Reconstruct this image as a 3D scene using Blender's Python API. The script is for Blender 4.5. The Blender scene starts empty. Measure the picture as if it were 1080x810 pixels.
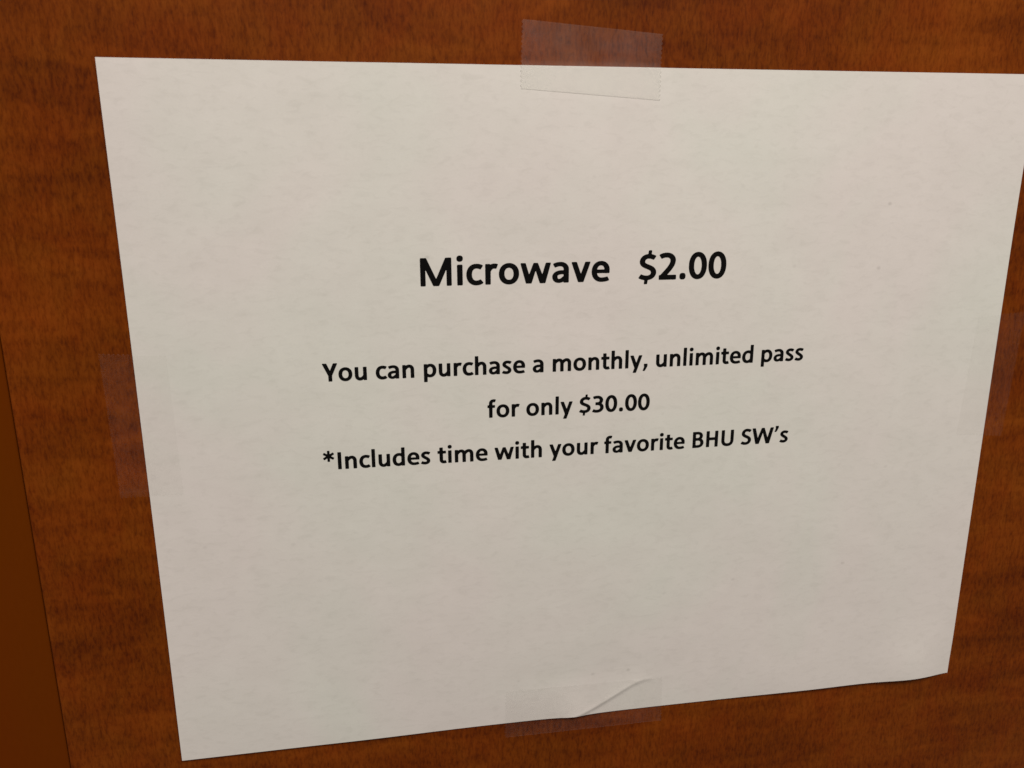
import bpy, math
from mathutils import Matrix, Vector
from mathutils.geometry import tessellate_polygon

# ---------------------------------------------------------------- lettering
# Outlines of a bold humanist sans, 1000 units per em: advance width, loops "x y x y ..."
GLYPHS={
'o':(538,["266 -16 290 -15 314 -13 340 -7 364 1 386 11 406 23 424 36 443 54 459 72 473 92 483 110 493 132 501 156 507 182 510 206 511 234 510 260 507 288 502 314 495 336 485 358 475 378 461 398 446 416 428 433 410 447 392 458 370 469 348 477 324 484 300 487 272 489 248 488 222 485 196 479 176 472 154 463 134 451 114 437 96 420 81 404 67 384 54 362 45 340 37 316 32 292 28 268 27 240 28 214 31 186 35 164 43 138 51 118 63 96 74 78 91 58 108 41 126 27 148 13 170 3 192 -5 216 -11 242 -15","252 96 229 102 211 112 194 128 180 149 170 173 164 198 161 226 162 260 166 286 174 311 186 334 199 350 216 364 232 372 254 377 278 378 300 374 322 364 340 349 356 328 366 306 374 276 377 248 376 212 371 182 362 157 350 136 336 120 318 106 298 98 276 95"]),
'c':(418,["259 -16 288 -15 314 -13 342 -7 364 -1 392 11 416 24 426 32 429 42 427 50 420 60 378 110 366 120 360 121 352 120 319 104 294 97 264 95 238 98 217 106 198 121 184 140 172 166 166 188 162 216 161 242 164 272 168 292 176 316 186 335 198 351 211 362 224 370 241 376 258 378 280 378 300 376 323 370 352 359 360 358 366 359 372 363 380 372 413 422 419 434 421 444 416 452 406 459 388 467 360 477 334 483 308 487 280 489 254 489 230 487 206 483 184 477 160 467 140 457 120 443 102 428 87 412 73 394 61 374 49 350 41 328 35 304 30 280 28 248 28 220 30 194 35 166 41 142 49 120 61 96 73 78 87 60 104 42 120 29 142 15 162 4 186 -5 210 -11 236 -15"]),
'e':(503,["271 -14 316 -13 360 -9 402 -1 440 9 457 16 465 24 467 34 461 48 431 102 426 108 418 112 408 111 377 102 350 96 304 91 274 91 256 92 239 96 224 102 214 108 202 118 192 128 184 140 176 154 168 174 166 186 167 192 174 196 184 197 332 197 374 193 448 193 462 195 470 200 473 204 475 212 476 288 473 310 469 332 463 352 454 372 445 390 432 408 418 424 404 438 386 451 370 461 352 470 332 477 310 483 286 487 266 488 240 487 216 485 192 479 168 471 150 462 130 450 112 437 94 420 81 404 67 384 57 366 47 344 40 320 34 298 31 272 29 244 29 218 32 194 36 168 43 146 51 124 61 104 72 86 86 68 101 52 118 37 138 23 156 13 178 3 198 -4 222 -9 248 -13","176 284 170 286 168 289 167 294 168 300 178 327 190 348 203 362 216 372 234 380 250 383 268 383 283 380 298 374 312 364 322 352 332 336 339 318 343 298 341 288 338 285 332 284"]),
'a':(494,["169 -10 200 -11 232 -7 258 -1 298 12 304 10 314 -3 322 -6 332 -7 418 -6 428 -2 432 2 435 8 436 26 436 312 434 336 429 360 421 380 409 402 395 420 378 437 360 451 338 463 316 473 290 481 264 486 234 488 198 487 160 483 122 475 78 461 58 452 53 448 50 442 51 432 57 418 84 372 90 365 96 361 102 359 110 360 150 374 184 382 214 385 242 384 265 378 282 368 294 354 302 335 305 322 306 304 304 296 300 292 292 290 240 289 200 285 162 277 128 265 96 248 69 228 49 204 35 178 31 164 29 148 29 130 31 112 39 82 47 66 55 52 76 29 102 11 118 3 134 -3","182 86 174 90 168 98 162 112 159 126 158 140 160 152 164 162 172 171 181 178 194 184 226 192 252 194 288 195 296 194 302 190 304 186 305 178 305 164 303 156 300 152 264 118 240 100 221 90 198 84"]),
'd':(537,["214 -12 242 -14 274 -12 302 -7 342 5 348 4 360 -4 370 -6 456 -7 470 -3 474 0 477 6 479 14 479 28 479 668 479 678 476 686 472 691 466 694 452 696 370 696 358 692 352 686 349 678 349 668 349 494 347 486 345 482 342 480 336 480 308 485 284 488 242 487 200 479 176 471 158 463 140 453 122 441 106 427 91 412 76 394 64 376 53 354 45 334 37 308 31 278 28 246 28 214 31 182 37 152 45 126 55 102 68 80 82 60 100 41 120 25 142 11 164 1 188 -7","234 96 215 102 200 113 186 130 174 153 166 180 162 212 162 246 166 278 172 301 182 325 194 343 208 358 226 370 244 376 266 379 288 377 308 372 329 362 342 353 347 344 349 328 348 166 344 156 336 146 314 126 292 110 277 102 264 97 250 95"]),
'n':(537,["76 -6 166 -6 177 -4 184 2 187 10 188 20 188 270 190 288 196 299 212 319 230 338 246 352 260 362 272 368 284 372 298 374 308 373 316 370 329 360 340 342 346 318 348 292 348 22 349 12 351 4 354 0 360 -4 376 -7 458 -6 469 -4 476 2 479 12 480 28 480 292 477 334 473 354 467 372 453 402 443 416 430 432 404 455 384 467 360 477 336 484 308 487 280 486 248 481 222 473 184 456 178 458 173 468 168 474 156 478 78 478 68 475 62 470 58 462 57 448 57 20 58 10 61 2 68 -4"]),
'h':(537,["76 -6 166 -6 178 -3 185 4 187 12 188 22 188 270 190 288 196 299 210 317 228 336 243 350 257 360 272 368 284 372 296 374 306 373 314 371 322 366 328 361 334 353 340 342 346 318 348 292 348 22 349 12 351 4 358 -3 368 -6 458 -6 466 -5 472 -2 477 4 479 12 480 306 475 346 463 382 455 398 445 414 434 428 420 442 404 455 388 465 372 473 354 479 338 483 318 486 282 486 248 481 228 475 200 463 194 463 191 464 189 468 188 478 188 676 186 684 182 690 176 694 170 695 74 695 68 693 62 688 58 676 57 20 58 10 61 2 68 -4"]),
'm':(813,["76 -6 166 -6 178 -3 185 4 187 12 188 22 188 270 190 288 196 299 210 317 228 336 243 350 257 360 272 368 284 372 296 374 304 373 312 370 323 360 333 342 339 318 340 294 340 20 342 6 348 -2 354 -5 364 -7 446 -7 460 -4 468 2 471 10 472 20 472 270 474 288 480 300 494 318 510 335 526 350 540 360 555 368 567 372 580 374 588 373 595 370 607 360 617 342 623 318 624 294 624 22 625 12 627 4 634 -3 648 -7 732 -7 742 -5 748 -2 754 6 756 20 755 312 753 336 747 362 737 388 725 410 713 426 700 441 686 453 670 464 652 473 636 479 618 484 598 486 578 487 556 485 534 482 516 477 480 461 462 451 438 434 432 432 424 434 400 455 374 470 346 481 320 486 290 487 256 483 224 473 184 456 178 458 173 468 168 474 158 477 82 478 72 477 66 474 60 466 57 450 57 20 58 10 61 2 68 -4"]),
'u':(537,["210 -14 246 -16 280 -12 310 -3 348 15 354 16 359 14 363 4 368 -2 374 -5 382 -6 460 -6 470 -3 476 4 479 12 479 24 479 450 477 466 474 471 470 474 464 477 454 478 372 478 360 475 352 468 349 460 349 450 349 202 347 184 342 173 328 156 310 137 293 122 280 112 265 104 252 99 240 97 224 100 216 104 208 111 202 120 196 132 190 154 189 180 189 450 188 462 185 468 180 474 174 477 152 478 78 478 68 475 61 468 58 460 57 448 57 168 60 138 67 108 75 86 87 64 102 44 120 26 138 13 160 1 186 -9"]),
'p':(537,["76 -186 166 -186 177 -184 184 -178 187 -170 188 -160 188 -16 189 -8 192 -4 200 -3 230 -10 254 -15 288 -16 308 -15 330 -11 366 -1 384 7 402 17 418 28 434 42 447 56 460 72 471 88 483 110 493 134 499 156 505 182 509 212 510 240 508 270 505 298 499 324 491 348 481 370 471 388 457 408 442 425 424 441 404 455 386 465 362 475 340 481 316 485 294 486 266 485 240 481 216 475 184 464 178 465 164 476 152 478 78 478 68 475 61 468 58 460 57 446 57 -160 58 -170 61 -178 68 -184","270 94 246 100 225 110 200 126 194 132 190 138 188 154 189 306 192 318 200 328 218 346 236 360 251 368 267 374 282 377 298 377 316 372 333 362 348 345 360 324 368 302 374 272 376 242 375 212 370 184 362 158 352 137 340 120 326 107 310 98 292 94"]),
'r':(355,["76 -6 166 -6 178 -3 185 4 187 12 188 22 188 278 190 298 200 316 216 338 232 354 246 364 258 368 268 369 310 363 316 364 323 368 331 382 359 450 360 458 360 464 357 468 352 473 340 477 318 482 292 484 268 485 246 483 226 479 182 464 176 466 164 476 150 478 78 478 68 475 61 468 58 460 57 446 57 20 58 10 61 2 68 -4"]),
's':(399,["147 -14 184 -16 218 -13 248 -7 280 5 308 21 330 40 348 62 361 86 365 100 368 116 369 130 367 146 363 162 359 174 351 188 342 202 322 224 292 249 260 271 200 308 178 324 166 336 163 342 162 348 165 360 174 371 188 379 206 382 226 383 249 380 274 374 308 361 316 361 322 363 332 372 357 408 369 426 373 436 373 444 368 451 358 457 342 465 298 479 250 487 226 489 200 488 182 487 160 483 140 477 120 469 102 459 86 448 72 436 60 422 49 406 41 390 36 374 33 360 32 346 33 332 36 318 41 306 47 294 57 280 74 261 100 240 128 221 190 182 215 164 231 148 239 134 239 126 238 119 235 112 230 106 214 96 192 91 170 91 144 94 116 102 84 115 72 115 66 111 59 104 23 52 18 42 19 32 22 26 32 19 60 7 90 -3 116 -9"]),
't':(347,["222 -12 262 -13 306 -7 324 -3 338 2 345 8 348 14 348 22 344 34 319 90 311 102 306 105 298 107 256 100 242 100 233 102 226 106 220 114 217 124 216 136 215 348 216 362 221 368 228 370 308 371 316 372 323 376 327 382 330 392 329 460 324 470 318 474 312 475 232 476 224 477 219 480 217 484 215 492 215 586 212 596 206 602 200 605 190 606 102 605 96 603 91 600 87 594 85 588 85 494 83 484 81 480 76 477 32 475 24 473 18 468 15 462 13 452 14 388 18 378 26 373 36 371 74 370 80 368 84 362 85 348 85 126 90 94 101 66 111 50 122 36 136 23 150 13 168 3 184 -4 202 -9"]),
'f':(316,["86 -6 178 -6 190 -2 194 2 197 8 198 24 198 348 199 362 203 368 210 370 268 371 280 373 286 377 289 382 292 390 292 402 292 454 289 464 284 470 278 472 270 474 210 475 204 476 200 480 199 486 198 496 198 538 200 556 203 566 207 574 214 580 222 584 242 586 278 583 286 585 292 590 301 608 321 654 325 666 325 674 322 680 316 685 308 688 284 694 256 697 230 697 206 695 184 690 162 683 142 673 124 661 108 647 94 630 83 612 75 592 71 576 69 560 67 492 65 480 62 477 56 475 30 474 22 472 16 468 11 460 9 448 9 398 11 386 13 380 18 375 26 372 60 369 64 366 67 360 67 18 69 8 72 1 78 -4"]),
'i':(246,["76 -6 170 -6 176 -4 182 0 187 10 188 28 188 452 187 462 184 469 179 474 172 477 156 478 76 477 68 475 64 472 61 468 58 462 57 444 57 18 59 8 62 1 68 -4","101 548 114 546 132 546 146 548 158 552 168 557 178 564 187 574 193 584 197 596 200 612 199 630 196 644 191 656 184 666 174 675 162 683 148 687 132 690 112 690 96 687 82 682 70 674 60 664 53 652 48 636 46 618 48 600 53 584 60 572 72 561 86 553"]),
'l':(246,["76 -6 170 -6 176 -4 182 0 185 4 187 12 188 670 187 680 184 688 178 693 170 695 74 695 68 693 62 688 58 676 57 20 58 10 61 2 68 -4"]),
'v':(473,["185 -6 286 -6 298 -3 307 6 315 26 465 450 467 460 467 466 464 471 460 475 454 477 444 478 360 478 348 476 339 470 331 454 246 217 240 206 236 204 232 208 228 216 143 452 134 470 128 475 122 477 102 478 24 478 14 475 8 470 6 462 9 448 163 16 167 6 172 0 178 -4"]),
'w':(745,["153 -6 256 -6 268 -4 275 2 283 20 362 265 368 280 372 283 376 281 382 267 463 20 471 2 480 -4 496 -7 588 -7 598 -5 606 -1 612 8 617 22 735 444 738 462 737 468 734 472 728 476 718 478 640 478 626 476 620 474 616 470 611 462 607 452 540 232 536 222 532 218 528 220 522 231 433 460 427 470 420 475 404 478 336 478 324 475 316 469 307 450 224 233 218 221 214 219 210 223 206 232 139 452 135 462 130 470 122 476 108 478 30 478 20 477 14 474 10 470 8 464 10 450 129 22 133 10 137 2 144 -3"]),
'y':(474,["131 -186 228 -186 240 -182 248 -172 300 -25 313 -2 316 20 320 33 464 448 467 464 465 470 460 475 454 477 444 478 360 478 348 476 339 470 331 454 250 222 246 213 242 210 238 212 232 223 143 454 134 470 126 476 116 478 32 478 16 476 10 472 7 468 6 460 9 448 171 8 171 -2 168 -14 116 -164 116 -172 118 -179 124 -184"]),
'.':(267,["130 -12 162 -10 174 -6 184 -1 193 6 201 16 205 26 209 38 211 56 211 82 208 100 204 114 196 126 186 136 174 142 160 146 144 148 116 148 100 145 88 140 76 133 68 124 61 112 57 98 55 76 56 48 59 30 67 14 78 2 92 -6 108 -11"]),
',':(258,["39 -130 56 -131 98 -130 110 -125 120 -112 187 6 209 54 211 72 211 122 208 134 202 140 196 143 186 144 90 144 76 142 69 136 66 130 66 120 74 36 74 22 70 6 28 -110 27 -116 28 -122 32 -127"]),
'’':(258,["51 450 66 449 104 450 116 455 125 466 183 572 203 614 206 630 206 676 203 686 196 693 190 695 180 696 94 696 82 694 74 688 71 680 71 672 80 604 80 592 76 575 39 470 39 462 41 456 46 452"]),
'0':(507,["225 -14 248 -16 276 -15 300 -11 324 -4 348 7 368 19 388 35 405 52 423 74 437 96 449 120 461 148 469 174 477 208 483 242 486 274 487 310 487 346 483 386 479 418 471 452 463 480 451 510 437 538 421 562 404 583 386 601 364 617 344 629 320 639 292 646 268 650 242 650 220 647 198 642 176 635 152 623 134 611 114 594 97 576 81 556 67 532 55 508 45 482 37 456 29 422 25 394 21 358 20 326 21 282 23 250 29 214 35 184 45 152 55 126 67 102 81 78 97 58 114 40 134 23 152 11 176 -1 200 -9","246 102 237 104 228 108 210 123 194 145 180 174 168 212 161 246 157 288 157 334 160 378 166 413 174 444 186 474 200 498 218 519 228 526 236 530 254 533 264 532 274 528 292 516 310 494 324 467 336 434 344 398 349 354 351 308 348 266 342 225 332 187 318 154 302 129 285 112 275 106 266 103 256 101"]),
'2':(507,["50 -6 448 -7 464 -4 470 0 473 4 476 18 476 88 473 100 466 107 458 109 448 110 268 110 258 111 254 114 254 118 259 126 318 190 353 232 379 266 399 296 419 330 433 360 443 390 451 422 454 454 453 484 445 516 433 542 417 566 394 590 368 610 340 625 302 639 266 647 230 650 182 649 138 643 94 631 50 613 40 607 34 600 33 590 38 578 80 518 86 511 92 507 98 506 106 507 142 522 178 531 218 533 250 530 265 526 278 520 288 514 298 506 306 496 311 486 314 474 315 462 314 444 311 428 306 409 298 389 278 352 248 309 192 243 77 120 66 112 42 107 35 100 32 94 31 84 32 12 33 6 37 0 42 -4"]),
'3':(507,["195 -14 224 -14 250 -11 276 -7 300 -1 324 7 344 15 366 27 384 39 402 53 417 68 431 84 443 102 453 122 459 140 465 162 467 182 467 204 464 228 458 248 451 268 441 286 429 304 415 320 394 340 391 346 393 354 413 380 425 402 433 424 439 446 441 472 440 496 435 518 425 542 412 564 394 584 374 602 350 617 326 629 296 639 268 645 236 649 204 649 168 647 136 643 104 637 72 629 56 623 48 617 45 608 49 594 75 538 81 528 88 522 94 520 102 521 146 532 178 537 214 539 240 537 264 530 282 520 294 508 299 500 302 490 304 468 302 455 298 443 287 424 270 410 254 402 238 398 218 396 164 395 154 392 148 388 145 382 143 372 143 306 146 292 150 287 156 283 170 281 232 281 254 278 280 270 291 264 302 255 312 244 319 232 324 220 328 204 328 188 326 174 322 160 316 148 301 130 282 116 258 106 226 100 192 99 161 102 126 110 86 124 78 125 72 123 65 118 59 110 27 52 23 40 24 30 30 23 42 17 70 7 104 -3 134 -9 166 -13"]),
'$':(507,["182 -102 228 -102 238 -100 244 -97 248 -92 251 -84 260 -18 264 -8 272 -3 312 5 346 17 374 31 402 49 425 70 445 96 459 122 467 150 470 168 469 188 467 208 463 226 455 244 447 260 435 276 421 292 392 316 356 337 318 355 240 386 211 400 199 408 190 416 185 424 182 432 181 442 182 454 185 466 190 476 196 485 204 494 222 506 238 512 256 516 274 516 296 515 332 508 355 500 382 488 394 487 402 491 409 498 453 558 456 566 455 574 452 580 444 586 406 603 352 619 344 624 342 628 342 636 348 688 349 700 347 706 344 710 334 715 286 716 276 714 270 710 266 705 263 698 255 642 253 634 250 630 242 626 200 619 170 609 140 594 114 577 89 554 69 528 55 500 47 472 44 454 44 436 46 418 50 402 57 386 65 370 87 344 114 321 148 301 184 285 266 252 297 236 311 226 320 217 327 206 331 194 333 180 332 168 330 158 325 148 318 139 309 130 298 122 286 116 268 110 244 106 220 106 192 108 153 116 129 124 100 137 88 139 80 136 72 128 27 66 24 56 27 48 34 42 46 35 70 25 96 15 126 7 162 -1 170 -5 172 -8 173 -16 166 -74 165 -86 167 -92 170 -97 176 -101"]),
'*':(498,["222 302 274 302 284 305 290 310 293 316 294 326 294 416 296 424 298 427 302 428 309 426 388 381 396 377 404 376 412 378 420 386 441 422 446 436 444 446 437 454 355 502 348 508 346 512 348 516 352 520 432 567 443 576 446 584 445 594 425 630 418 640 412 646 406 648 398 648 384 641 310 599 302 596 298 597 296 600 294 608 293 704 292 710 288 716 282 720 276 721 222 721 212 718 207 712 204 706 203 696 203 608 202 601 200 598 196 596 189 598 110 643 102 647 94 648 86 646 78 638 57 602 52 588 54 578 61 570 143 522 150 516 152 512 150 508 146 504 66 457 55 448 52 440 53 430 73 394 80 384 86 378 92 376 100 376 114 383 188 425 196 428 200 426 202 422 203 414 204 318 206 312 210 307 216 303"]),
'M':(874,["90 -6 174 -6 184 -2 188 2 191 8 192 26 192 338 193 356 196 362 198 362 202 357 210 342 361 10 366 2 374 -4 382 -6 396 -7 490 -6 502 -3 510 4 519 22 664 342 672 357 676 361 678 360 680 354 681 336 681 24 683 6 690 -3 696 -5 704 -6 780 -6 790 -4 796 0 801 10 802 30 802 618 801 632 796 642 788 646 778 648 680 648 666 646 660 642 656 638 647 622 448 183 442 172 440 170 436 169 432 172 426 183 227 622 218 638 214 642 208 646 194 648 96 648 86 647 78 642 73 634 71 618 71 22 72 10 75 2 82 -4"]),
'Y':(520,["211 -6 306 -6 318 -3 324 4 327 20 327 190 329 206 517 618 520 628 521 634 519 640 514 645 508 647 498 648 396 648 384 646 374 640 365 626 270 408 264 397 260 395 256 397 250 408 155 626 146 640 138 646 128 648 24 648 8 646 2 642 0 638 0 628 5 614 177 234 190 208 193 192 193 14 195 6 198 0 204 -4"]),
'I':(267,["85 -6 182 -6 188 -4 194 0 197 4 199 12 200 622 199 632 196 640 190 645 182 647 84 647 78 645 73 642 69 636 67 630 67 20 68 10 71 2 76 -3"]),
'S':(473,["203 -12 246 -10 268 -7 290 -1 328 13 362 33 391 58 405 74 415 88 431 118 437 136 441 154 443 174 442 192 440 210 435 232 429 248 421 264 410 280 397 296 370 321 336 343 298 363 227 396 203 410 183 426 178 434 174 443 172 455 172 468 175 482 180 495 186 505 194 515 202 522 214 529 226 534 240 537 260 537 280 535 310 528 332 520 360 506 366 505 372 505 380 509 386 515 432 574 437 584 436 592 432 599 422 606 396 619 366 631 338 639 308 645 260 650 234 650 212 647 190 643 170 637 150 629 130 618 112 606 95 592 79 576 67 560 57 544 48 524 41 504 37 486 35 452 37 434 41 416 47 400 55 384 65 370 78 354 102 333 136 311 166 295 238 262 266 246 280 236 290 226 297 216 302 206 305 192 306 178 304 162 300 150 294 140 285 128 275 120 262 112 247 106 228 102 206 101 182 102 160 106 138 112 117 120 90 134 78 135 70 132 62 124 21 72 14 60 12 54 13 48 20 38 40 27 72 13 102 3 136 -5 172 -10"]),
'W':(906,["178 -6 290 -6 302 -4 311 4 319 22 442 410 448 426 452 431 456 429 462 416 587 22 595 4 604 -4 618 -7 722 -7 732 -5 740 -1 747 8 751 22 899 614 901 632 900 638 897 642 890 646 880 648 786 648 772 645 763 638 757 620 666 274 662 263 658 258 654 261 648 273 523 622 516 637 508 645 494 648 414 648 404 647 398 645 391 638 385 626 260 279 254 264 250 259 248 258 244 263 240 274 149 620 143 638 134 645 120 648 26 648 16 646 10 643 7 640 5 634 7 616 155 22 159 10 163 2 170 -4"]),
'B':(561,["90 -6 250 -7 302 -6 336 -2 372 5 396 13 418 23 436 33 456 47 473 62 487 78 499 94 510 114 520 144 525 174 525 210 519 244 509 272 493 300 473 324 445 350 442 356 444 362 459 382 469 400 476 416 482 432 485 450 487 472 486 492 483 512 477 530 469 548 459 564 448 578 434 593 418 605 400 617 384 625 360 634 336 641 312 645 286 648 94 648 82 645 78 642 74 637 72 628 71 616 71 20 72 10 75 2 82 -4","212 103 206 109 204 120 204 266 205 276 208 282 212 284 222 285 286 286 310 284 326 281 340 276 354 268 364 260 374 247 382 232 387 214 389 196 388 176 384 158 378 144 368 131 358 122 344 114 330 109 316 105 274 102 222 102","216 398 210 400 207 402 204 412 204 524 205 532 208 538 212 540 222 541 268 542 290 540 314 534 326 528 334 522 342 512 348 500 351 488 352 474 351 460 348 448 342 435 334 424 325 416 315 410 290 401 262 398"]),
'H':(631,["90 -6 184 -6 196 -3 202 4 205 12 205 22 206 258 207 264 210 268 216 271 224 271 406 271 416 270 421 268 424 263 425 254 425 22 426 12 428 4 432 -1 438 -5 454 -7 538 -6 548 -4 555 2 558 10 559 24 559 616 558 634 555 640 551 644 544 647 534 648 448 648 436 645 429 638 426 632 425 620 425 400 424 394 420 389 414 387 404 386 226 386 216 387 210 389 207 394 205 404 205 620 205 630 202 638 199 642 194 645 178 648 92 648 82 645 76 640 72 632 71 616 71 20 72 10 75 2 82 -4"]),
'U':(653,["319 -16 360 -15 402 -8 440 3 474 19 504 40 530 66 549 94 565 128 573 152 578 174 581 200 583 230 583 622 582 632 579 638 576 642 570 646 554 648 470 648 458 644 452 636 450 628 449 616 449 236 448 210 444 185 438 164 430 147 420 133 408 122 392 112 374 106 354 102 334 101 308 101 287 104 266 110 250 118 236 129 226 142 216 161 210 180 206 202 204 228 204 618 203 630 201 638 194 645 184 648 98 648 88 647 80 645 76 642 72 636 70 628 70 616 70 228 72 202 75 174 81 148 89 124 105 92 125 64 148 41 176 21 208 5 244 -7 280 -13"]),
}
AMBIENT = .17
LIGHTS = [('ceiling_light', (.15, -.75, 2.55), (0, 0, 1.45), 1.1, .5, 19.4, (1.0, .925, .845))]
LINES = [
    ('Microwave   $2.00', 36, -2.278, 1.808, .003, 'large bold heading line'),
    ('You can purchase a monthly, unlimited pass', 24, -3.421, .713, .0018, 'upper of the three smaller lines'),
    ('for only $30.00', 24, -1.477, .168, -.001, 'short middle line'),
    ('*Includes time with your favorite BHU SW’s', 24, -3.495, -.386, .0002, 'line starting with an asterisk'),
]
SPACE = 226
IN = 0.0254
CZ = 1.45                       # height of the notice's centre above the floor
scene = bpy.context.scene
col = scene.collection

# ---------------------------------------------------------------- helpers
def mesh_obj(name, verts, faces, mat, parent=None, smooth=False):
    me = bpy.data.meshes.new(name)
    me.from_pydata(verts, [], faces)
    me.validate()
    me.update()
    if smooth:
        me.polygons.foreach_set('use_smooth', [True] * len(me.polygons))
    me.materials.append(mat)
    o = bpy.data.objects.new(name, me)
    col.objects.link(o)
    if parent:
        o.parent = parent
    return o

def tag(o, label, cat=None, group=None):
    o['label'] = label
    if cat: o['category'] = cat
    if group: o['group'] = group
    return o

def new_mat(name):
    m = bpy.data.materials.new(name)
    m.use_nodes = True
    nt = m.node_tree
    nt.nodes.clear()
    return m, nt

def N(nt, typ, **kw):
    n = nt.nodes.new(typ)
    for k, v in kw.items():
        if k.startswith('i_'):
            n.inputs[k[2:].replace('_', ' ')].default_value = v
        else:
            setattr(n, k, v)
    return n

def noise(nt, coord, scale, detail=3, rough=.55, distort=0, offset=(0, 0, 0)):
    mp = N(nt, 'ShaderNodeMapping')
    mp.inputs['Scale'].default_value = scale
    mp.inputs['Location'].default_value = offset
    nt.links.new(coord, mp.inputs['Vector'])
    n = N(nt, 'ShaderNodeTexNoise')
    n.inputs['Scale'].default_value = 1
    n.inputs['Detail'].default_value = detail
    n.inputs['Roughness'].default_value = rough
    n.inputs['Distortion'].default_value = distort
    nt.links.new(mp.outputs[0], n.inputs['Vector'])
    return n.outputs[0]

def mrange(nt, v, a, b, c, d):
    n = N(nt, 'ShaderNodeMapRange')
    n.clamp = True
    n.inputs[1].default_value, n.inputs[2].default_value = a, b
    n.inputs[3].default_value, n.inputs[4].default_value = c, d
    nt.links.new(v, n.inputs[0])
    return n.outputs[0]

def math2(nt, op, a, b):
    n = N(nt, 'ShaderNodeMath', operation=op)
    for i, x in enumerate((a, b)):
        if isinstance(x, (int, float)): n.inputs[i].default_value = x
        else: nt.links.new(x, n.inputs[i])
    return n.outputs[0]

def mixc(nt, fac, a, b, mode='MIX'):
    n = N(nt, 'ShaderNodeMix', data_type='RGBA', blend_type=mode)
    for s, x in ((0, fac), (6, a), (7, b)):
        if isinstance(x, (int, float)): n.inputs[s].default_value = x
        elif isinstance(x, tuple): n.inputs[s].default_value = (*x, 1) if len(x) == 3 else x
        else: nt.links.new(x, n.inputs[s])
    return n.outputs[2]

# ---------------------------------------------------------------- materials
def wood_material():
    m, nt = new_mat('cherry_laminate')
    co = N(nt, 'ShaderNodeTexCoord').outputs['Object']
    big = noise(nt, co, (14, 1, 9), 2, .5, .4)
    bands = noise(nt, co, (22, 1, 105), 3, .55, .6, (3, 0, 7))          # cross figure of the veneer
    streak = noise(nt, co, (460, 1, 95), 4, .62, .3, (11, 0, 2))        # long soft vertical grain
    fine = noise(nt, co, (1100, 1, 380), 3, .65, .2, (5, 0, 9))          # short pores
    pores = mrange(nt, fine, .56, .74, 0, 1)
    tick = noise(nt, co, (2300, 1, 330), 2, .5, .1, (9, 0, 5))
    ticks = mrange(nt, tick, .57, .66, 0, 1)
    tickmask = mrange(nt, noise(nt, co, (140, 1, 60), 2, .5, 0, (2, 0, 8)), .44, .62, .12, 1)
    v = math2(nt, 'MULTIPLY', mrange(nt, big, .3, .7, -.5, .5), .30)
    v = math2(nt, 'ADD', v, math2(nt, 'MULTIPLY', mrange(nt, bands, .25, .75, -.5, .5), .56))
    v = math2(nt, 'ADD', v, math2(nt, 'MULTIPLY', mrange(nt, streak, .25, .75, -.5, .5), .42))
    v = math2(nt, 'ADD', v, math2(nt, 'MULTIPLY', mrange(nt, fine, .28, .72, -.5, .5), .75))
    v = math2(nt, 'ADD', v, .5)
    ramp = N(nt, 'ShaderNodeValToRGB')
    nt.links.new(v, ramp.inputs[0])
    e = ramp.color_ramp.elements
    e[0].position, e[0].color = 0.0, (*WOOD[0], 1)
    e[1].position, e[1].color = 1.0, (*WOOD[2], 1)
    k = e.new(.5); k.color = (*WOOD[1], 1)
    hue = noise(nt, co, (60, 1, 60), 3, .6, .5, (1, 0, 4))
    c = mixc(nt, math2(nt, 'MULTIPLY', mrange(nt, hue, .35, .65, 0, 1), .55), ramp.outputs[0], (1.0, .70, .5), 'MULTIPLY')
    c = mixc(nt, math2(nt, 'MULTIPLY', pores, .5), c, (.35, .26, .25), 'MULTIPLY')
    c = mixc(nt, math2(nt, 'MULTIPLY', math2(nt, 'MULTIPLY', ticks, tickmask), .30), c, (.32, .24, .22), 'MULTIPLY')
    b = N(nt, 'ShaderNodeBsdfPrincipled')
    nt.links.new(c, b.inputs['Base Color'])
    b.inputs['Specular IOR Level'].default_value = .11
    nt.links.new(mrange(nt, streak, .2, .8, .42, .55), b.inputs['Roughness'])
    bump = N(nt, 'ShaderNodeBump')
    bump.inputs['Strength'].default_value = .35
    bump.inputs['Distance'].default_value = .00006
    nt.links.new(fine, bump.inputs['Height'])
    nt.links.new(bump.outputs[0], b.inputs['Normal'])
    o = N(nt, 'ShaderNodeOutputMaterial')
    nt.links.new(b.outputs[0], o.inputs[0])
    return m

def frame_material():
    m, nt = new_mat('plain_brown_paint')
    co = N(nt, 'ShaderNodeTexCoord').outputs['Object']
    a = noise(nt, co, (14, 14, 5), 2)
    f = noise(nt, co, (900, 900, 300), 2)
    c = mixc(nt, mrange(nt, a, .3, .7, 0, 1), FRAME[0], FRAME[1])
    c = mixc(nt, mrange(nt, f, .3, .7, 0, .10), c, (.6, .55, .5), 'MULTIPLY')
    b = N(nt, 'ShaderNodeBsdfPrincipled')
    b.inputs['Roughness'].default_value = .5
    b.inputs['Specular IOR Level'].default_value = .04
    nt.links.new(c, b.inputs['Base Color'])
    o = N(nt, 'ShaderNodeOutputMaterial')
    nt.links.new(b.outputs[0], o.inputs[0])
    return m

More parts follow.
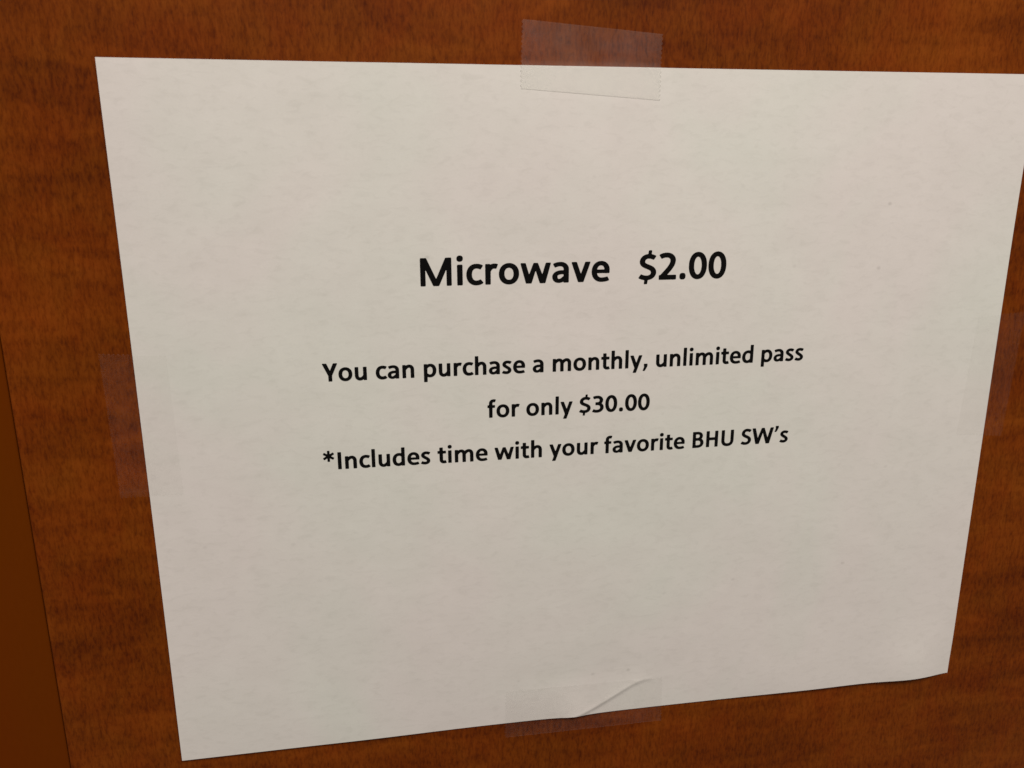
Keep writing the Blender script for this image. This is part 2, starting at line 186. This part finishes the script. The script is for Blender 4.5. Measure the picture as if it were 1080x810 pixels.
def paper_material():
    m, nt = new_mat('copy_paper')
    co = N(nt, 'ShaderNodeTexCoord').outputs['Object']
    tint = noise(nt, co, (11, 1, 9), 3, .55, .5, (2.3, 0, 5.4))
    mott = noise(nt, co, (75, 1, 120), 3, .6, .3, (8, 0, 1))
    fibre = noise(nt, co, (230, 1, 520), 4, .62, .6, (4, 0, 3))
    grit = noise(nt, co, (1400, 1, 1700), 2, .6)
    c = mixc(nt, mrange(nt, tint, .40, .62, 0, 1), PAPER[0], PAPER[1])
    c = mixc(nt, mrange(nt, mott, .3, .7, 0, .8), c, (.945, .945, .94), 'MULTIPLY')
    c = mixc(nt, mrange(nt, fibre, .50, .76, 0, .8), c, (.915, .915, .91), 'MULTIPLY')
    c = mixc(nt, mrange(nt, grit, .3, .7, 0, .5), c, (.955, .955, .955), 'MULTIPLY')
    # stray dark specks of the recycled sheet
    mp = N(nt, 'ShaderNodeMapping'); mp.inputs['Scale'].default_value = (75, 1, 95)
    nt.links.new(co, mp.inputs['Vector'])
    vo = N(nt, 'ShaderNodeTexVoronoi'); vo.inputs['Scale'].default_value = 1
    nt.links.new(mp.outputs[0], vo.inputs['Vector'])
    sep = N(nt, 'ShaderNodeSeparateColor'); nt.links.new(vo.outputs['Color'], sep.inputs[0])
    dot = mrange(nt, vo.outputs['Distance'], .02, .075, 1, 0)
    dot = math2(nt, 'MULTIPLY', dot, mrange(nt, sep.outputs[0], .35, 1, 0, .28))
    c = mixc(nt, dot, c, (.30, .29, .28), 'MULTIPLY')
    b = N(nt, 'ShaderNodeBsdfPrincipled')
    b.inputs['Roughness'].default_value = .75
    b.inputs['Specular IOR Level'].default_value = .25
    nt.links.new(c, b.inputs['Base Color'])
    bump = N(nt, 'ShaderNodeBump')
    bump.inputs['Strength'].default_value = .35
    bump.inputs['Distance'].default_value = .00004
    nt.links.new(fibre, bump.inputs['Height'])
    nt.links.new(bump.outputs[0], b.inputs['Normal'])
    o = N(nt, 'ShaderNodeOutputMaterial')
    nt.links.new(b.outputs[0], o.inputs[0])
    return m

def ink_material():
    m, nt = new_mat('black_toner')
    co = N(nt, 'ShaderNodeTexCoord').outputs['Object']
    f = noise(nt, co, (2500, 2500, 2500), 2)
    c = mixc(nt, mrange(nt, f, .3, .7, 0, 1), (.0025, .0022, .0022), (.005, .0045, .0045))
    b = N(nt, 'ShaderNodeBsdfPrincipled')
    b.inputs['Roughness'].default_value = .6
    b.inputs['Specular IOR Level'].default_value = .08
    nt.links.new(c, b.inputs['Base Color'])
    o = N(nt, 'ShaderNodeOutputMaterial')
    nt.links.new(b.outputs[0], o.inputs[0])
    return m

def tape_material(veil, gloss, rough, painted_sheen=None):
    m, nt = new_mat('matte_clear_tape')
    co = N(nt, 'ShaderNodeTexCoord').outputs['Object']
    cl = noise(nt, co, (110, 110, 110), 3, .6, .4, (2, 1, 3))
    st = noise(nt, co, (260, 60, 70), 3, .6, .5, (7, 1, 3))
    tr = N(nt, 'ShaderNodeBsdfTransparent'); tr.inputs[0].default_value = (.997, .997, .996, 1)
    df = N(nt, 'ShaderNodeBsdfDiffuse'); df.inputs[0].default_value = (.96, .95, .91, 1)
    tl = N(nt, 'ShaderNodeBsdfTranslucent'); tl.inputs[0].default_value = (.95, .95, .95, 1)
    fm = N(nt, 'ShaderNodeMixShader'); fm.inputs[0].default_value = .4
    nt.links.new(df.outputs[0], fm.inputs[1]); nt.links.new(tl.outputs[0], fm.inputs[2])
    mx = N(nt, 'ShaderNodeMixShader')
    amount = mrange(nt, cl, .3, .7, veil * .6, veil * 1.3)
    if painted_sheen:                   # sheen over the paper, painted as extra white veil on the strip's lower part
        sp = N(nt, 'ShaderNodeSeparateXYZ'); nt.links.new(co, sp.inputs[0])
        amount = math2(nt, 'ADD', amount, mrange(nt, sp.outputs[2], painted_sheen[0] - .0004, painted_sheen[0] + .0002, painted_sheen[1], 0))
    nt.links.new(amount, mx.inputs[0])
    nt.links.new(tr.outputs[0], mx.inputs[1]); nt.links.new(fm.outputs[0], mx.inputs[2])
    gl = N(nt, 'ShaderNodeBsdfGlossy'); gl.inputs['Roughness'].default_value = rough
    m2 = N(nt, 'ShaderNodeMixShader')
    shine = mrange(nt, st, .3, .7, gloss * .7, gloss * 1.25)
    if painted_sheen:
        shine = math2(nt, 'ADD', shine, mrange(nt, sp.outputs[2], painted_sheen[0] - .0004, painted_sheen[0] + .0002, painted_sheen[2], 0))
    nt.links.new(shine, m2.inputs[0])
    nt.links.new(mx.outputs[0], m2.inputs[1]); nt.links.new(gl.outputs[0], m2.inputs[2])
    o = N(nt, 'ShaderNodeOutputMaterial')
    nt.links.new(m2.outputs[0], o.inputs[0])
    return m

# colours (linear)
WOOD = [(.082, .0140, .0004), (.163, .0340, .0008), (.248, .0580, .0030)]
FRAME = [(.140, .0235, .0001), (.132, .0285, .0001)]
PAPER = [(.80, .752, .722), (.770, .768, .714)]
MATTE_PAINTED_SHEEN = (.028, .006, .52, (4.25 * IN, .34, 0))     # top strip: matte film, its sheen over the paper painted in as white veil
RUBBED = (.006, .015, .40)    # bottom strip
CLEAR = (.005, .009, .40)     # well rubbed down strips: almost clear

WOODM, FRAMEM, PAPERM, INKM, TAPEM = wood_material(), frame_material(), paper_material(), ink_material(), tape_material(*CLEAR)
TAPEM_RUBBED = tape_material(*RUBBED)
TAPEM_MILKY = tape_material(*MATTE_PAINTED_SHEEN)

# ---------------------------------------------------------------- door leaf and the plain strip beside it
def bevelled_slab(name, x0, x1, y0, y1, z0, z1, bev, mat):
    """box with a small rounded arris on its front edges (front = y0)"""
    verts, faces = [], []
    prof = [(bev, 0.0)]
    rings = []
    n = 4
    for i in range(n + 1):
        a = math.pi / 2 * i / n
        inset, dep = bev * (1 - math.sin(a)), bev * (1 - math.cos(a))
        rings.append((inset, y0 + dep))
    rings.append((0, y1))
    for ins, y in rings:
        verts += [(x0 + ins, y, z0 + ins), (x1 - ins, y, z0 + ins), (x1 - ins, y, z1 - ins), (x0 + ins, y, z1 - ins)]
    faces.append((0, 1, 2, 3))
    for r in range(len(rings) - 1):
        for k in range(4):
            a, b = r * 4 + k, r * 4 + (k + 1) % 4
            faces.append((a, a + 4, b + 4, b))
    L = (len(rings) - 1) * 4
    faces.append((L + 3, L + 2, L + 1, L))
    return mesh_obj(name, verts, faces, mat)

EDGE = -6.843 * IN
door = bevelled_slab('door', EDGE, EDGE + .86, 0, .044, .01, 2.04, .0005, WOODM)
tag(door, 'reddish brown wood grain door that the paper notice is taped to', 'door')
frame = bevelled_slab('door_frame', EDGE - .11, EDGE - .00045, .0010, .10, 0, 2.10, .0004, FRAMEM)
tag(frame, 'plain smooth brown frame strip along the left edge of the wood grain door', 'door frame')

# ---------------------------------------------------------------- shape of the sheet
HW, HH = 5.5, 4.25              # half size, inches
def g(x, s): return math.exp(-(x / s) ** 2)

FOLD = [(-0.477, -4.296), (-0.369, -4.269), (-0.193, -4.210), (-0.003, -4.127), (0.213, -4.009), (0.389, -3.909), (0.552, -3.822), (0.702, -3.776), (0.855, -3.774)]
def fold_dist(u, v):
    best = 1e9; side = 0; along = 0
    n = len(FOLD) - 1
    for i in range(n):
        (ax, ay), (bx, by) = FOLD[i], FOLD[i + 1]
        dx, dy = bx - ax, by - ay
        t = max(0, min(1, ((u - ax) * dx + (v - ay) * dy) / (dx * dx + dy * dy)))
        px, py = u - ax - dx * t, v - ay - dy * t
        d = math.hypot(px, py)
        if d < best:
            best = d; side = 1 if dx * py - dy * px > 0 else -1; along = (i + t) / n
    return best, side, along

def paper_h(u, v):
    """lift of the sheet's front off the door, mm, at (u,v) inches from its centre"""
    a = max(0, 1 - abs(u / HW) ** 2.6); b = max(0, 1 - abs(v / HH) ** 2.6)
    h = .32 + 1.25 * a * b
    h += (.16 * math.sin(u * 1.1 + .7) * math.sin(v * .9 + .4) + .11 * math.sin(u * 2.3 + v * .8) * math.cos(v * 1.9 - u * .5 + 1)) * a
    # free corners stand off a little
    h += .5 * g(u + HW, 1.6) * g(v - HH, 1.4) + .6 * g(u - HW, 1.8) * g(v - HH, 1.4)
    h += .35 * g(u + HW, 1.8) * g(v + HH, 1.4)
    # bottom edge bows out before the bottom right corner, whose tip turns back in
    h += 1.45 * g(u - 4.85, .52) * g(v + HH, .75) + .7 * g(u - 3.2, 1.2) * g(v + HH, .9)
    h -= .55 * g(u - HW, .30) * g(v + HH, .5)
    # shallow bow left of the bottom tape
    h += .30 * g(u + 3.0, 1.3) * g(v + HH, .9)
    # pucker under the bottom tape
    if -2.2 < u < 2.2 and v < -3.0:
        d, s, t = fold_dist(u, v)
        w = math.sin(math.pi * min(1, max(0, t)) ** .8) ** .6 if 0 < t < 1 else 0
        k = .52 * math.exp(-d / .065) + .48 * math.exp(-d / .28) if s > 0 else g(d, .042)
        h += .42 * w * k
        h += .55 * g(u + .32, .30) * g(v + HH, .28)
        h -= .22 * g(u + .15, .85) * g(v + 3.60, .26)
    h += .42 * math.exp(-((u + .23) / .95) ** 4) * g(v - 3.86, .30 if v > 3.86 else 1.5)
    return max(h, .14)

def P(u, v, hmm):               # plane coordinates (inches, mm) -> local coordinates of the notice
    return (u * IN, -hmm * .001, v * IN)

def linspace(a, b, n): return [a + (b - a) * i / (n - 1) for i in range(n)]

# ---------------------------------------------------------------- the notice
notice = bpy.data.objects.new('paper_notice', None)
notice.empty_display_size = .02
col.objects.link(notice)
notice.location = (0, 0, CZ)
tag(notice, 'white landscape paper notice with black microwave price text taped to the wood grain door', 'paper notice')

us = linspace(-HW, -1.6, 90) + linspace(-1.585, 1.4, 215) + linspace(1.43, HW, 130)
vs = linspace(-HH, -3.3, 72) + linspace(-3.27, HH, 190)
nu, nv = len(us), len(vs)
verts, faces = [], []
hs = [[paper_h(u, v) for u in us] for v in vs]
for j, v in enumerate(vs):
    for i, u in enumerate(us):
        verts.append(P(u, v, hs[j][i]))
nf = len(verts)
for j, v in enumerate(vs):
    for i, u in enumerate(us):
        verts.append(P(u, v, hs[j][i] - .10))
for j in range(nv - 1):
    for i in range(nu - 1):
        a = j * nu + i
        faces.append((a, a + 1, a + nu + 1, a + nu))
        faces.append((nf + a, nf + a + nu, nf + a + nu + 1, nf + a + 1))
rim = list(range(nu)) + [j * nu + nu - 1 for j in range(1, nv)] + \
      [(nv - 1) * nu + i for i in range(nu - 2, -1, -1)] + [j * nu for j in range(nv - 2, 0, -1)]
for a, b in zip(rim, rim[1:] + rim[:1]):        # the cut edge has vertices of its own, so it stays a crisp thin edge
    k = len(verts)
    verts += [verts[a], verts[b], verts[nf + b], verts[nf + a]]
    faces.append((k + 1, k, k + 3, k + 2))
sheet = mesh_obj('sheet', verts, faces, PAPERM, notice)
sheet.data.polygons.foreach_set('use_smooth', [k < 2 * (nu - 1) * (nv - 1) for k in range(len(faces))])

def text_line(text, pt, u0, v0, slope, label):
    em = pt / 72.0
    verts, faces = [], []
    x = 0.0
    for ch in text:
        if ch == ' ':
            x += SPACE; continue
        adv, loops = GLYPHS[ch]
        polys = []
        for s in loops:
            q = list(map(int, s.split()))
            polys.append([Vector((q[i], q[i + 1], 0)) for i in range(0, len(q), 2)])
        base = len(verts)
        flat = [p for L in polys for p in L]
        for p in flat:
            u = u0 + (x + p.x) / 1000 * em
            v = v0 + p.y / 1000 * em + slope * (u - u0)
            verts.append(P(u, v, paper_h(u, v) + .06))
        def sarea(L): return sum(p.x * q.y - q.x * p.y for p, q in zip(L, L[1:] + L[:1])) / 2
        big = max(range(len(polys)), key=lambda k: abs(sarea(polys[k])))
        sign = sarea(polys[big]) > 0
        starts = [sum(len(L) for L in polys[:k]) for k in range(len(polys))]
        groups = [[k] for k in range(len(polys)) if (sarea(polys[k]) > 0) == sign]
        main = next(gr for gr in groups if gr[0] == big)
        main += [k for k in range(len(polys)) if (sarea(polys[k]) > 0) != sign]
        for gr in groups:
            idx = [starts[k] + i for k in gr for i in range(len(polys[k]))]
            for t in tessellate_polygon([polys[k] for k in gr]):
                t = tuple(idx[k] for k in t)
                a, b, c = (flat[k] for k in t)
                if (b - a).cross(c - a).z < 0: t = t[::-1]
                faces.append(tuple(base + k for k in t))
        x += adv
    o = mesh_obj('printed_line', verts, faces, INKM, notice)
    o['label'] = label
    return o

for args in LINES:
    text_line(*args)

# ---------------------------------------------------------------- strips of tape
def tape_h(u, v):
    du, dv = max(0, abs(u) - HW), max(0, abs(v) - HH)
    d = math.hypot(du, dv)
    cu, cv = max(-HW, min(HW, u)), max(-HH, min(HH, v))
    h = paper_h(cu, cv)
    if d == 0: return h + .012
    w = .055 + .02 * h
    t = min(1, d / w)
    return .02 + (h + .012 - .02) * (1 - t) ** 1.6

def zig(x, pitch):
    f = (x / pitch) % 1
    return abs(2 * f - 1)

def tape(corners, long_axis, label, bulge=None, mat=None):
    """corners TL, TR, BR, BL in inches on the door plane; serrated at the ends of the long axis"""
    tl, tr, br, bl = corners
    n, m = (150, 70) if long_axis == 'u' else (70, 150)
    verts, faces = [], []
    top = []
    for j in range(m):
        t = j / (m - 1)
        for i in range(n):
            s = i / (n - 1)
            lu = tl[0] + (tr[0] - tl[0]) * s; lv = tl[1] + (tr[1] - tl[1]) * s
            ru = bl[0] + (br[0] - bl[0]) * s; rv = bl[1] + (br[1] - bl[1]) * s
            u, v = lu + (ru - lu) * t, lv + (rv - lv) * t
            if long_axis == 'u' and i in (0, n - 1):
                u += (zig(t * .74, .052) - .5) * .022
            if long_axis == 'v' and j in (0, m - 1):
                v += (zig(s * .74, .052) - .5) * .022
            h = tape_h(u, v)
            if bulge: h += bulge(u, v)
            top.append((u, v, h))
    verts = [P(u, v, h + .045) for u, v, h in top] + [P(u, v, h) for u, v, h in top]
    k = n * m
    for j in range(m - 1):
        for i in range(n - 1):
            a = j * n + i
            faces.append((a, a + n, a + n + 1, a + 1))
            faces.append((k + a, k + a + 1, k + a + n + 1, k + a + n))
    for i in range(n - 1):
        faces.append((i, i + 1, k + i + 1, k + i))
        a = (m - 1) * n + i
        faces.append((a + 1, a, k + a, k + a + 1))
    for j in range(m - 1):
        a = j * n
        faces.append((a + n, a, k + a, k + a + n))
        a = j * n + n - 1
        faces.append((a, a + n, k + a + n, k + a))
    o = mesh_obj('clear_tape', verts, faces, mat or TAPEM, smooth=True)
    o.location = (0, 0, CZ)
    return tag(o, label, 'tape', 'strips of clear tape holding the notice')

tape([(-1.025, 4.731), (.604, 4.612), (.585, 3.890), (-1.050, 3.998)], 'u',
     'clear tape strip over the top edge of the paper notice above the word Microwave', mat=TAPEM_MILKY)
def bottom_bulge(u, v):
    d, s, t = fold_dist(u, v)
    return (.26 * g(d, .026)) * (1 if .25 < t < .95 else 0) + .20 * g(u - .02, .05) * g(v + 4.075, .03)
tape([(-1.265, -3.739), (.960, -3.785), (.985, -4.500), (-1.275, -4.485)], 'u',
     'wrinkled clear tape strip over the bottom edge of the paper notice', bulge=bottom_bulge, mat=TAPEM_RUBBED)
def left_bulge(u, v):
    return .60 * g(u + 5.70, .18) * g(v + .56, .05) + .16 * g(u + 5.75, .10) * g(v - .35, .3)
tape([(-5.86, 1.13), (-5.14, 1.085), (-5.115, -.600), (-5.83, -.590)], 'v',
     'clear tape strip over the left edge of the paper notice near the door frame', bulge=left_bulge)
tape([(5.16, 1.20), (5.88, 1.24), (5.80, -.50), (5.07, -.44)], 'v',
     'clear tape strip over the right edge of the paper notice')

# ---------------------------------------------------------------- light: a ceiling fixture and the room's ambient glow
w = bpy.data.worlds.new('World'); scene.world = w; w.use_nodes = True
bg = w.node_tree.nodes['Background']
bg.inputs[0].default_value = (1.0, .92, .84, 1)
bg.inputs[1].default_value = AMBIENT

def area(name, loc, target, sx, sy, power, colr):
    ld = bpy.data.lights.new(name, 'AREA'); ld.shape = 'RECTANGLE'
    ld.size, ld.size_y, ld.energy, ld.color = sx, sy, power, colr
    o = bpy.data.objects.new(name, ld); col.objects.link(o)
    o.location = loc
    o.rotation_euler = (Vector(target) - Vector(loc)).to_track_quat('-Z', 'Y').to_euler()
    return o
for a in LIGHTS: area(*a)

# ---------------------------------------------------------------- camera (phone, wide lens)
cd = bpy.data.cameras.new('camera')
cd.sensor_fit = 'HORIZONTAL'
cd.lens = 4.25
cd.sensor_width = 4.25 * 1080 / 853.383392
cd.clip_start, cd.clip_end = .01, 50
cd.dof.use_dof = True
cd.dof.focus_distance = .262
cd.dof.aperture_fstop = 4.0
cam = bpy.data.objects.new('camera', cd); col.objects.link(cam)
R = ((0.98599883, 0.04505021, -0.16055149), (-0.16671385, 0.24566653, -0.9549107), (-0.0035768, 0.96830699, 0.24973741))
M = Matrix(R).to_4x4()
M.translation = (-0.070054732, -0.241813354, 0.077636638 + CZ)
cam.matrix_world = M
scene.camera = cam

scene.view_settings.view_transform = 'Standard'
scene.view_settings.look = 'None'
scene.view_settings.exposure = 0
scene.view_settings.gamma = 1
scene.cycles.max_bounces = 8
scene.cycles.transparent_max_bounces = 12
